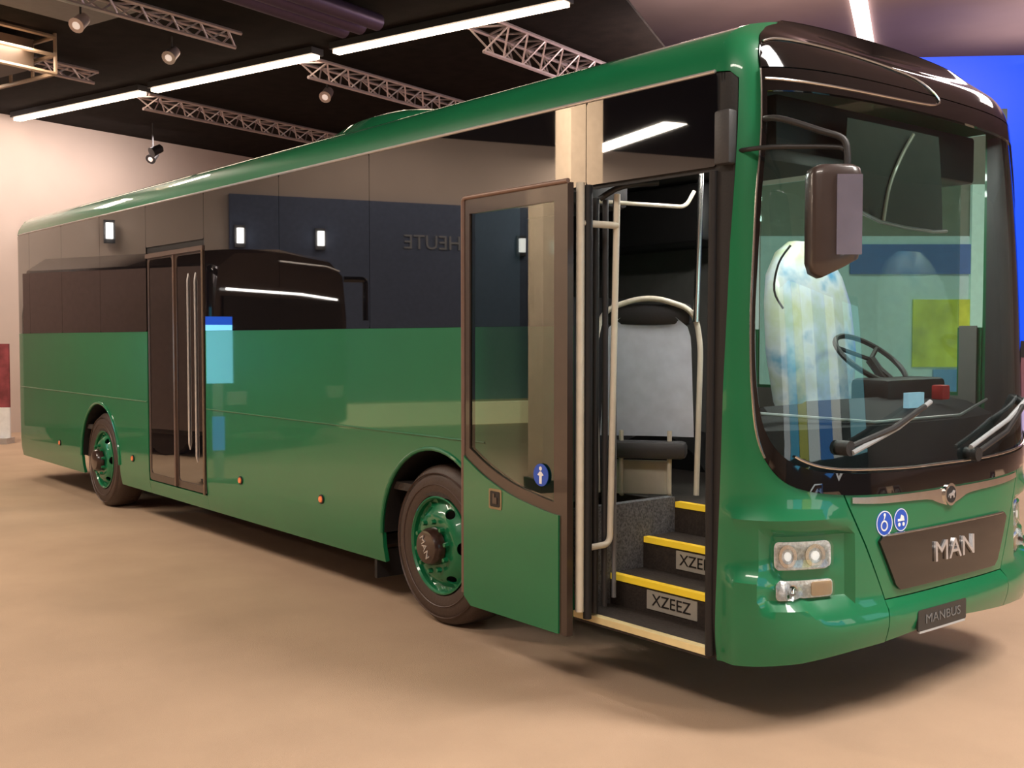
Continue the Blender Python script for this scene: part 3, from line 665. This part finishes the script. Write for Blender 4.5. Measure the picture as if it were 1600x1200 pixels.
tube('mirror_arm', smooth_path([(-.36, -1.15, 2.76), (-.2, -1.20, 2.74), (.0, -1.17, 2.66), (.08, -1.13, 2.62), (.10, -1.125, 2.55), (.10, -1.13, 2.48)], 5), .014, DARK, BUS)
tube('mirror_arm', smooth_path([(-.42, -1.24, 2.62), (-.2, -1.25, 2.61), (.04, -1.14, 2.59), (.085, -1.125, 2.575)], 4), .011, DARK, BUS)
box('mirror_mount', (-.47, -1.31, 2.56), (-.38, -1.25, 2.80), DGREY, BUS, bev=.012)
patch('pillar_lining', [(.95, 1.0), (1.5, 1.0), (1.5, 2.95), (.95, 2.95)], front, DGREY, BUS, step=.08, off=-.03, thick=.01)
patch('side_lining', [(-11.0, .85), (XS-.02, .85), (XS-.02, 1.86), (-.62, 1.86), (-.62, 1.44), (-2.17, 1.44), (-2.17, 2.9), (-11.0, 2.9)], far, mat('grey_interior_lining', (.17, .165, .15), .6), BUS, step=.3, off=-.04, thick=.01)
# far mirror stub
tube('mirror_arm', smooth_path([(-.2, 1.05, 1.42), (.0, 1.2, 1.45), (.1, 1.33, 1.40)], 5), .03, DARK, BUS)
# cables/curved bright edging inside the upper windscreen
tube('blind_rail', [onf(y, h, -.05) for y, h in ((-.72, 2.44), (-.62, 2.38), (-.46, 2.34), (-.25, 2.325), (.0, 2.32), (.13, 2.33))], .009, SILVER, BUS, 8)
tube('blind_cord', smooth_path([onf(-.10, 2.80, -.04), onf(-.22, 2.68, -.05), onf(-.34, 2.52, -.06), onf(-.42, 2.34, -.06)], 4), .009, CREAM, BUS, 8)
patch('sun_blind', [(-.72, 2.45), (-.62, 2.39), (-.46, 2.35), (-.25, 2.335), (.0, 2.33), (.13, 2.34), (.2, 2.84), (-.6, 2.84)], frontY, mat('grey_green_blind', (.09, .10, .085), .7), BUS, step=.06, off=-.07, thick=.004)
box('destination_display', (-.62, -.95, 2.66), (-.40, .85, 2.92), DARK, BUS, bev=.02)

# ---- wheels
def wheel(x, y0, sg, nm, hubout=.0, recess=0.):
    c = (x, 0, HZ); e = empty(nm, (x, y0, HZ)); e.parent = BUS; e.location = Vector((x, y0, HZ))-BUS.location
    def lk(name, bmf, m, lab=None):
        o = from_bm(name, bmf, m, None, lab, angle=35); o.parent = e; o.location = -Vector((x, y0, HZ)); return o
    Y = lambda d: y0+sg*d                               # sg=-1: outer face towards -y ; d = outwards
    bm = bmesh.new(); bm_lathe(bm, [(.30, Y(-.02)), (.315, Y(.0)), (.36, Y(.012)), (.42, Y(.010)), (.47, Y(-.012)), (.494, Y(-.04)), (.50, Y(-.08)), (.50, Y(-.24)), (.48, Y(-.28)), (.30, Y(-.28))], c, 64, True); lk('tyre', bm, TYRE)
    bm = bmesh.new()
    for i in (0, 1): bm_lathe(bm, [(.445-.07*i, Y(.006+.008*i)), (.449-.07*i, Y(.014+.004*i)), (.453-.07*i, Y(.005+.008*i))], c, 64)
    lk('tyre_bead', bm, mat('tyre_ring', (.09, .055, .045), .45))
    def disc(a, b):
        r = math.hypot(a, b); d = -recess-.02 + .075*ss(.29, .19, r)*(1 if recess < .05 else .4) - .03*ss(.31, .27, r)
        return Vector((x+a, Y(d), HZ+b))
    hol = []
    for k in range(6):
        t = math.radians(60*k+62); cx, cy = .232*math.cos(t), .232*math.sin(t)
        hol.append([(cx+u*math.cos(t+PI/2)-v*math.sin(t+PI/2), cy+u*math.sin(t+PI/2)+v*math.cos(t+PI/2)) for u, v in circ(0, 0, .040, .022, 14)])
    bm = patch_bm(circ(0, 0, .297, n=48), disc, step=.03, thick=.012, holes=hol, nref=(x, y0+(-sg)*.5, HZ))
    lk('rim', bm, GREEN, 'green painted rim')
    bm = bmesh.new(); bm_lathe(bm, [(.296, Y(-.12)), (.300, Y(-.02)), (.306, Y(.006)), (.298, Y(.008)), (.288, Y(-.004)), (.286, Y(-.12))], c, 64); lk('rim_edge', bm, GREEN)
    bm = bmesh.new(); bm_lathe(bm, [(.30, Y(-.11-recess)), (0, Y(-.11-recess))], c, 32); lk('brake_drum', bm, DARK)
    hb = .058-recess
    for k in range(10):
        bm = bmesh.new(); t = 2*PI*k/10+.2; p = Vector((x+.155*math.cos(t), Y(hb-.015), HZ+.155*math.sin(t))); bm_tube(bm, [p, p+Vector((0, sg*.03, 0))], [.017, .013], 6); lk('wheel_nut', bm, GREEN)
    bm = bmesh.new(); bm_lathe(bm, [(.118, Y(hb-.02)), (.115, Y(hb+.02)), (.10, Y(hb+.045)), (.05, Y(hb+.052)), (0, Y(hb+.052))], c, 40)
    hc = lk('hub_cap', bm, mat('brown_black_hub', (.035, .014, .010), .3, 0, .6), 'dark brown hub cap')
    if nm == 'front_wheel' and sg < 0:
        rot = math.radians(-62)
        def hm(a, b): return Vector((x+a*math.cos(rot)-b*math.sin(rot), Y(hb+.054), HZ+.0+a*math.sin(rot)+b*math.cos(rot)))
        t = text_on('hub_lettering', 'MAN', hm, (0, 0), .062, SILVER, None, off=.0, ext=.002, sx=1.1, nref=(x, 5, HZ)); t.parent = hc
wheel(FW, -1.235, -1, 'front_wheel')
wheel(RW, -1.235, -1, 'rear_wheel', recess=.0)
wheel(FW, 1.115, 1, 'front_wheel'); wheel(RW, 1.115, 1, 'rear_wheel')
for x in (FW, RW):
    for sg, y in ((-1, -1.262), (1, 1.142)):
        bm = bmesh.new(); n = 20; g = []
        for k in range(n+1):
            t = PI*k/n; g.append([bm.verts.new((x+(AH-.005)*math.cos(t), y-sg*d, HZ+(AH-.005)*math.sin(t))) for d in (0, .45)])
        for a in (g,):
            for p, q in zip(a, a[1:]): bm.faces.new((p[0], q[0], q[1], p[1]))
        bm.faces.new([q[1] for q in g]); from_bm('wheel_arch_liner', bm, RUBBER, BUS)
        tube('arch_lip', [(x+(AH+.004)*math.cos(PI*k/24), y-.015*-sg, HZ+(AH+.004)*math.sin(PI*k/24)) for k in range(25)], .014, GREEN, BUS, 8)
box('mud_flap', (-3.47, -1.24, .17), (-3.44, -.95, .36), RUBBER, BUS)
box('chassis', (-11.9, -1.0, .42), (-9.6, .88, .80), RUBBER, BUS); box('chassis', (-8.2, -1.22, .40), (-3.4, 1.1, .47), RUBBER, BUS); box('chassis', (-2.1, -.55, .34), (-.35, 1.05, .45), RUBBER, BUS)  # dark underbody slabs, added out of sight to block light
box('axle', (FW-.08, -1.0, .42), (FW+.08, .88, .56), RUBBER, BUS); box('axle', (RW-.08, -1.0, .42), (RW+.08, .88, .56), RUBBER, BUS)
# marker lamps
for x, z in ((-4.13, .63), (-5.47, .63), (-7.93, .60), (-10.3, .58)):
    o = lathe('side_marker', [(.034, -1.274), (.034, -1.284), (.026, -1.286)], (x, 0, z), DARK, BUS, 16)
    lathe('marker_lens', [(.026, -1.280), (.022, -1.292), (.0, -1.296)], (x, 0, z), ORANGE, o, 16)
# ---- middle door
def leaf(x0, x1, nm):
    o = patch(nm, rrect(x0, .435, x1, 2.548, .03, 3), near, BROWN, BUS, step=.2, off=-.004, thick=.03, holes=[rrect(x0+.045, .50, x1-.045, 2.49, .04, 3)])
    patch('door_glass', rrect(x0+.042, .497, x1-.042, 2.493, .04, 3), near, TINT, o, step=.3, off=-.008, thick=.01)
    return o
xm = (D0+D1)/2; la = leaf(D0+.006, xm-.008, 'middle_door_leaf'); leaf(xm+.008, D1-.006, 'middle_door_leaf')
box('door_rail', (xm-.016, -1.286, .44), (xm+.016, -1.262, 2.54), mat('bronze_rail', (.20, .13, .10), .35, .5), BUS)
box('door_header', (D0, -1.29, 2.545), (D1, -1.262, 2.585), mat('bronze_header', (.16, .11, .09), .4, .4), BUS)
tube('door_post', [(D1-.02, -1.283, .43), (D1-.02, -1.283, 2.56)], .012, mat('bronze_post', (.22, .16, .12), .3, .5), BUS, 8)
for i, x in enumerate((D1-.20, D1-.36)):
    tube('grab_rail', round_path([(x, -1.262, .7+.1*i), (x, -1.275, .75+.1*i), (x, -1.275, 2.3), (x, -1.262, 2.36)], .03), .010, SILVER, la, 8)

# ---- front door aperture: stairs, lining
YS = [-1.262, -1.00, -.745, -.49]; ZS = [.345, .51, .68, .85]
for i in range(4):
    y1 = YS[i+1] if i < 3 else 1.08
    x0, x1 = -1.44, -.52
    o = box('step', (x0, YS[i], ZS[i]-.17 if i else .30), (x1, y1+.01, ZS[i]), STEPB, BUS) if i < 3 else box('cab_floor', (-2.05, YS[3], ZS[3]-.17), (x1+.2, 1.05, ZS[3]), STEPB, BUS)
    box('step_nosing', (x0+.01 if i else x0, YS[i]-.008, ZS[i]-(.028 if i else .03)), (x1-.005, YS[i]+.035, ZS[i]+.004), YELLOW if i else SILL, o if i < 3 else o)
    if i in (1, 2):
        x2, x3 = (-1.16, -.815) if i == 1 else (-1.19, -.87)
        pl = box('step_label', (x2, YS[i]-.006, ZS[i]-.138), (x3, YS[i]+.002, ZS[i]-.04), mat('pale_label_%d' % i, (.42, .38, .32), .6), o)
        text_on('label_lettering', 'XZEEZ', lambda a, b, yy=YS[i]: Vector((a, yy-.008, b)), ((x2+x3)/2, ZS[i]-.088), .085, DARK, pl, off=.0, ext=.001, sx=1.05, nref=(0, 5, .5))
box('stair_side_panel', (-1.50, -1.235, .33), (-1.44, -.49, .88), SPECK, BUS)
box('stair_side_panel', (-.515, -1.20, .33), (-.47, -.49, 1.0), DARK, BUS)
box('cab_floor', (-11.6, -1.24, .80), (-2.05, 1.12, .85), STEPB, BUS)
box('interior_partition', (-3.4, -.2, .85), (-3.36, 1.1, 2.1), DGREY, BUS)
box('interior_ceiling', (-11.5, -1.15, 2.88), (-.66, 1.05, 2.93), mat('dark_grey_lining', (.05, .047, .045), .7), BUS)
box('luggage_rack', (-6.0, -1.2, 2.50), (-1.55, -.75, 2.86), DARK, BUS, bev=.04); box('luggage_rack', (-6.0, .6, 2.45), (-2.2, 1.1, 2.86), DARK, BUS, bev=.04)
box('interior_bulkhead', (-6.1, -1.22, .85), (-6.05, 1.1, 2.9), DARK, BUS)
# curved ribs of the door header
for k in range(4):
    tube('header_rib', smooth_path([(-1.42, -1.12+.07*k, 2.60+.03*k), (-1.0, -1.12+.07*k, 2.64+.03*k), (-.55, -1.10+.07*k, 2.66+.03*k)], 3), .012, DGREY, BUS, 6)
# seats
def seat(x, y, rot, nm, m1, lab=None):
    e = empty(nm, (x, y, .85), None); e.parent = BUS; e.location = Vector((x, y, .85))-BUS.location; e.rotation_euler = (0, 0, rot)
    if lab: e['label'] = lab
    def P(name, bm, m, l=None): o = from_bm(name, bm, m, None, l); o.parent = e; return o
    bm = bmesh.new(); nx, nz = 10, 12; g = []                         # curved shell, faces +x local
    for j in range(nz+1):
        v = j/nz; z = .36+.70*v; hw = .275*(1-.10*v-.25*max(0, v-.82)/.18*.5) if v < 1 else .16
        g.append([bm.verts.new((-.02-.05*v-.03*math.cos(PI*(i/nx-.5))+.0, (2*i/nx-1)*hw, z+.02*math.cos(PI*(i/nx-.5))*(v > .95))) for i in range(nx+1)])
    for a, b in zip(g, g[1:]):
        for i in range(nx): bm.faces.new((a[i], a[i+1], b[i+1], b[i]))
    bmesh.ops.solidify(bm, geom=bm.faces[:], thickness=.05); P('backrest', bm, m1)
    bm = bmesh.new(); bm_box(bm, (-.02, -.24, .24), (.12, .24, .34), bev=.03); P('seat_cushion', bm, DGREY)
    bm = bmesh.new(); bm_box(bm, (-.15, -.25, 1.01), (-.07, .25, 1.14), bev=.03); P('head_pad', bm, DARK)
    bm = bmesh.new(); bm_tube(bm, round_path([(-.03, -.29, .02), (-.03, -.31, .9), (-.06, -.27, 1.10), (-.08, 0, 1.19), (-.06, .27, 1.10), (-.03, .31, .9), (-.03, .29, .02)], .14, 6), .017, 10); P('grab_frame', bm, CREAM)
    for s in (-1, 1):
        bm = bmesh.new(); bm_tube(bm, round_path([(.05, s*.14, .40), (.06, s*.14, .03), (.0, s*.14, .02)], .04), .014, 8); P('leg', bm, CREAM)
    bm = bmesh.new(); bm_box(bm, (-.03, -.20, .02), (.0, .14, .22), bev=.01); P('seat_box', bm, mat('cream_panel', (.62, .56, .46), .5))
    return e
seat(-1.66, -.50, math.radians(-52), 'passenger_seat', WHITE, 'white backed seat with cream tube frame inside the front door')
for x in (-3.9, -4.7, -5.5):
    for y in (-.85, -.38, .3, .77): seat(x, y, 0, 'passenger_seat', DARK, 'dark seat inside the bus')
# driver's seat in pale plastic wrap
e = empty('driver_seat', (-1.25, .55, .85)); e.parent = BUS; e.location = Vector((-1.25, .55, .85))-BUS.location; e['label'] = 'driver seat wrapped in pale blue and white plastic'
def wrapm():
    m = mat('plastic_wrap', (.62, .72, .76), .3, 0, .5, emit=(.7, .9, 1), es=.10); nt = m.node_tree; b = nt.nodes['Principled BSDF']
    r = [n for n in nt.nodes if n.type == 'VALTORGB'][0]; no = [n for n in nt.nodes if n.type == 'TEX_NOISE'][0]; no.inputs['Scale'].default_value = 3.2
    cr = r.color_ramp; cr.elements[0].color = (.08, .35, .62, 1); cr.elements[0].position = .36; cr.elements[1].color = (.74, .78, .82, 1); cr.elements[1].position = .48
    x = cr.elements.new(.60); x.color = (.62, .66, .42, 1); y = cr.elements.new(.72); y.color = (.78, .84, .86, 1); return m
WR = wrapm()
def ell(nm, prof, m, par):
    bm = bmesh.new(); rings = []; n = 20
    for z, hx, hy, cx in prof:
        rings.append([bm.verts.new((cx+hx*abs(math.cos(t))**.7*(1 if math.cos(t) > 0 else -1), hy*abs(math.sin(t))**.7*(1 if math.sin(t) > 0 else -1), z)) for t in [2*PI*k/n for k in range(n)]])
    for a, b in zip(rings, rings[1:]):
        for k in range(n): bm.faces.new((a[k], a[(k+1) % n], b[(k+1) % n], b[k]))
    bm.faces.new(rings[0][::-1]); bm.faces.new(rings[-1]); o = from_bm(nm, bm, m, None); o.parent = par; return o
ell('wrapped_backrest', [(.40, .10, .24, 0), (.55, .13, .33, 0), (.85, .13, .39, -.02), (1.15, .12, .38, -.05), (1.32, .11, .33, -.08), (1.46, .08, .23, -.1), (1.53, .04, .12, -.1)], WR, e)
ell('seat_cushion', [(.32, .24, .24, .2), (.40, .28, .28, .2), (.50, .27, .27, .2), (.53, .2, .2, .2)], WR, e)
ell('seat_pedestal', [(.0, .18, .18, .15), (.1, .14, .14, .15), (.32, .2, .2, .15)], DARK, e)
# dashboard
bm = bmesh.new(); sec = [(-.17, .95), (-.15, 1.18), (-.20, 1.36), (-.34, 1.42), (-.62, 1.46), (-.72, 1.38), (-.68, .9)]
r0 = [[bm.verts.new((max(x+dx, lim), y, z)) for x, z in sec] for y, dx, lim in ((-1.12, -.14, -.44), (-.95, -.08, -.46), (-.6, -.03, -.50), (-.4, 0, -1), (.4, 0, -1), (.85, -.08, -1), (.99, -.16, -1))]
for a, b in zip(r0, r0[1:]):
    for k in range(len(sec)): bm.faces.new((a[k], a[(k+1) % len(sec)], b[(k+1) % len(sec)], b[k]))
bm.faces.new(r0[0]); bm.faces.new(r0[-1][::-1]); DB = from_bm('dashboard', bm, mat('dashboard_plastic', (.014, .014, .018), .75, bump=.1), BUS, angle=35)
box('instrument_hood', (-.80, .25, 1.40), (-.55, .85, 1.56), DARK, DB, bev=.03)
tube('dash_edge', [(-.40, -1.05, 1.435), (-.22, -.4, 1.375), (-.22, .4, 1.375), (-.36, .95, 1.435)], .008, SILVER, DB, 6)  # silver line painting a reflection along the dash top
box('red_button', (-.40, .42, 1.45), (-.33, .50, 1.53), mat('red_plastic', (.5, .02, .02), .4), DB, bev=.01)
box('instrument_screen', (-.34, .05, 1.42), (-.31, .20, 1.50), mat('pale_blue_screen', (.4, .6, .8), .3, emit=(.5, .8, 1), es=.4), DB)
bm = bmesh.new(); sc_ = Vector((-.86, .55, 1.66)); u_ = Vector((0, 1, 0)); v_ = Vector((-.80, 0, .60)).normalized()
bm_tube(bm, [sc_+u_*.23*math.cos(2*PI*k/36)+v_*.23*math.sin(2*PI*k/36) for k in range(36)], .016, 8, True); SW = from_bm('steering_wheel', bm, DARK, BUS)
bm = bmesh.new(); 
for t in (0, 2.1, 4.2): bm_tube(bm, [sc_, sc_+u_*.22*math.cos(t+.5)+v_*.22*math.sin(t+.5)], .014, 6)
bm_tube(bm, [sc_, sc_-Vector((-.5, 0, .6))*.5], .03, 8); from_bm('steering_spokes', bm, DARK, SW)
# poles and rails
il = box('interior_lamp', (-1.5, -.55, 2.845), (-.8, -.45, 2.875), mat('interior_lamp_lens', (1, 1, 1), .4, emit=(1, .97, .92), es=60), BUS, bev=.008)  # lamp added to brighten the white seat by the door
box('interior_lamp', (-1.0, .25, 2.845), (-.9, .95, 2.875), bpy.data.materials['interior_lamp_lens'], BUS, bev=.008)  # lamp added to brighten the driver's cab
tube('grab_pole', [(-1.46, -.30, 1.88), (-1.44, -.28, 2.88)], .017, CHROME, BUS)
tube('ceiling_rail', round_path([(-1.44, -1.1, 2.51), (-1.40, -.9, 2.51), (-1.32, -.55, 2.51), (-1.30, -.50, 2.6)], .04), .011, CREAM, BUS)
box('door_monitor', (-1.46, -1.02, 2.62), (-1.34, -.90, 2.92), DARK, BUS, bev=.01); box('monitor_screen', (-1.345, -1.0, 2.66), (-1.335, -.93, 2.88), mat('mint_screen', (.5, .7, .6), .4, emit=(.6, .95, .85), es=.6), BUS)
tube('partition_curve', smooth_path([(-.95, -.1, 2.3), (-1.0, -.14, 2.2), (-1.02, -.15, 2.05), (-.98, -.12, 1.95)], 4), .006, DGREY, BUS, 6)

# ---- open front door leaf (pushed out in front of the wheel)
DX0, DX1, DY = -2.09, -1.235, -1.50
DR = empty('entrance_door', (DX0, DY, .3)); DR.parent = BUS; DR.location = Vector((DX0, DY, .3))-BUS.location; DR['label'] = 'open front entrance door with tall glass and green lower panel'
def dm(x, z): return Vector((x, DY, z))
def dpatch(nm, pts, m, lab=None, par=None, **k):
    bm = patch_bm(pts, dm, nref=(-1.6, 5, 1.4), **k); o = from_bm(nm, bm, m, None, lab, angle=35)
    o.parent = par or DR
    if par is None: o.location = -Vector((DX0, DY, .3))
    return o
curve = smooth2([(DX0+.03, 1.155), (DX0+.20, 1.07), (DX0+.42, .995), (DX0+.62, .955), (DX1-.10, .935)], 4)
gl = [(DX0+.03, 2.49)]+curve+[(DX1-.10, 2.49)]
dpatch('door_frame', [(DX0-.012, .33), (DX0-.012, 2.555), (DX1, 2.555), (DX1, .29), (DX0+.1, .30)], BROWN, step=.2, thick=.04, holes=[[(DX0+.045, 2.47)]+[(a+.012, b+.02) for a, b in curve]+[(DX1-.10, .955), (DX1-.10, 2.47)]], off=0)
dpatch('door_glass', [(DX0+.02, 2.48)]+[(a, b-.0) for a, b in curve]+[(DX1-.09, 2.48)], DOORG, step=.3, thick=0, off=-.01)
dpatch('door_panel', [(DX0, .345)]+[(DX0, 1.13)]+[(a-.02, b-.035) for a, b in curve]+[(DX1-.055, .895), (DX1-.055, .295), (DX0+.06, .298)], GREEN, 'green lower door panel', step=.1, thick=.02, off=.010)
tube('door_seal', round_path([(DX0-.014, DY, .36), (DX0-.014, DY, 2.56), (DX1+.004, DY, 2.56)], .03), .013, mat('bronze_seal', (.22, .14, .11), .4, .3), None).parent = DR
bpy.context.view_layer.update(); o = DR.children[-1]; o.location = -Vector((DX0, DY, .3))
lk = dpatch('door_lock', rrect(DX0+.235, .865, DX0+.345, .975, .012), mat('bronze_lock', (.30, .24, .14), .35, .5), step=.1, thick=.006, off=.014)
dpatch('lock_plate', rrect(DX0+.248, .878, DX0+.332, .962, .01), DARK, par=lk, step=.1, thick=.004, off=.016)
dpatch('lock_key', [(DX0+.275, .895), (DX0+.310, .895), (DX0+.310, .93), (DX0+.290, .93), (DX0+.290, .95), (DX0+.275, .95)], BROWN, par=lk, step=.1, thick=.004, off=.020)
def dmap(a, b): return Vector((a, DY-.002, b))
cs = (-1.435, 1.085)
st = patch('door_sticker', circ(cs[0], cs[1], .058), dmap, BLUEP, None, 'round blue sticker with a white figure', step=.05, thick=.003, nref=(-1.6, 5, 1)); st.parent = DR; st.location = -Vector((DX0, DY, .3))
for pts in ([(-.010, -.045), (.010, -.045), (.010, -.005), (.024, .0), (.006, .018), (-.006, .018), (-.024, .0), (-.010, -.005)],):
    q = patch('figure_symbol', [(cs[0]+a, cs[1]+b) for a, b in pts], dmap, WHITEP, None, step=.05, off=.002, thick=.001, nref=(-1.6, 5, 1)); q.parent = st
q = patch('figure_symbol', circ(cs[0], cs[1]+.033, .011, n=14), dmap, WHITEP, None, step=.05, off=.002, thick=.001, nref=(-1.6, 5, 1)); q.parent = st
def dtube(nm, pts, r, m, seg=10, lab=None):
    o = tube(nm, pts, r, m, None, seg, label=lab); o.parent = DR; o.location = -Vector((DX0, DY, .3)); return o
dtube('door_shaft', [(-1.25, -1.40, .40), (-1.25, -1.40, 2.56)], .022, CREAM, lab='pale upright door shaft')
dtube('door_edge', [(-1.235, -1.36, .36), (-1.235, -1.36, 2.55)], .022, RUBBER)
dtube('hinge_post', [(-1.30, -1.25, .36), (-1.30, -1.25, 2.50)], .020, DARK)
dtube('hinge_post', [(-1.31, -1.17, .38), (-1.31, -1.17, 2.50)], .016, DGREY)
dtube('hinge_post', [(-1.30, -1.11, .42), (-1.30, -1.11, 2.50)], .012, mat('grey_post', (.2, .2, .21), .4))
dtube('door_handrail', round_path([(-1.26, -1.38, .715), (-1.27, -1.17, .715), (-1.225, -1.17, 2.52)], .05), .017, CREAM, lab='cream handrail on the inner side of the door')
dtube('handrail_bracket', [(-1.25, -1.40, 2.36), (-1.225, -1.17, 2.36)], .018, CREAM)
dtube('door_arm', smooth_path([(-1.30, -1.22, 2.5), (-1.2, -1.15, 2.56), (-1.1, -1.0, 2.58)], 4), .016, DARK)
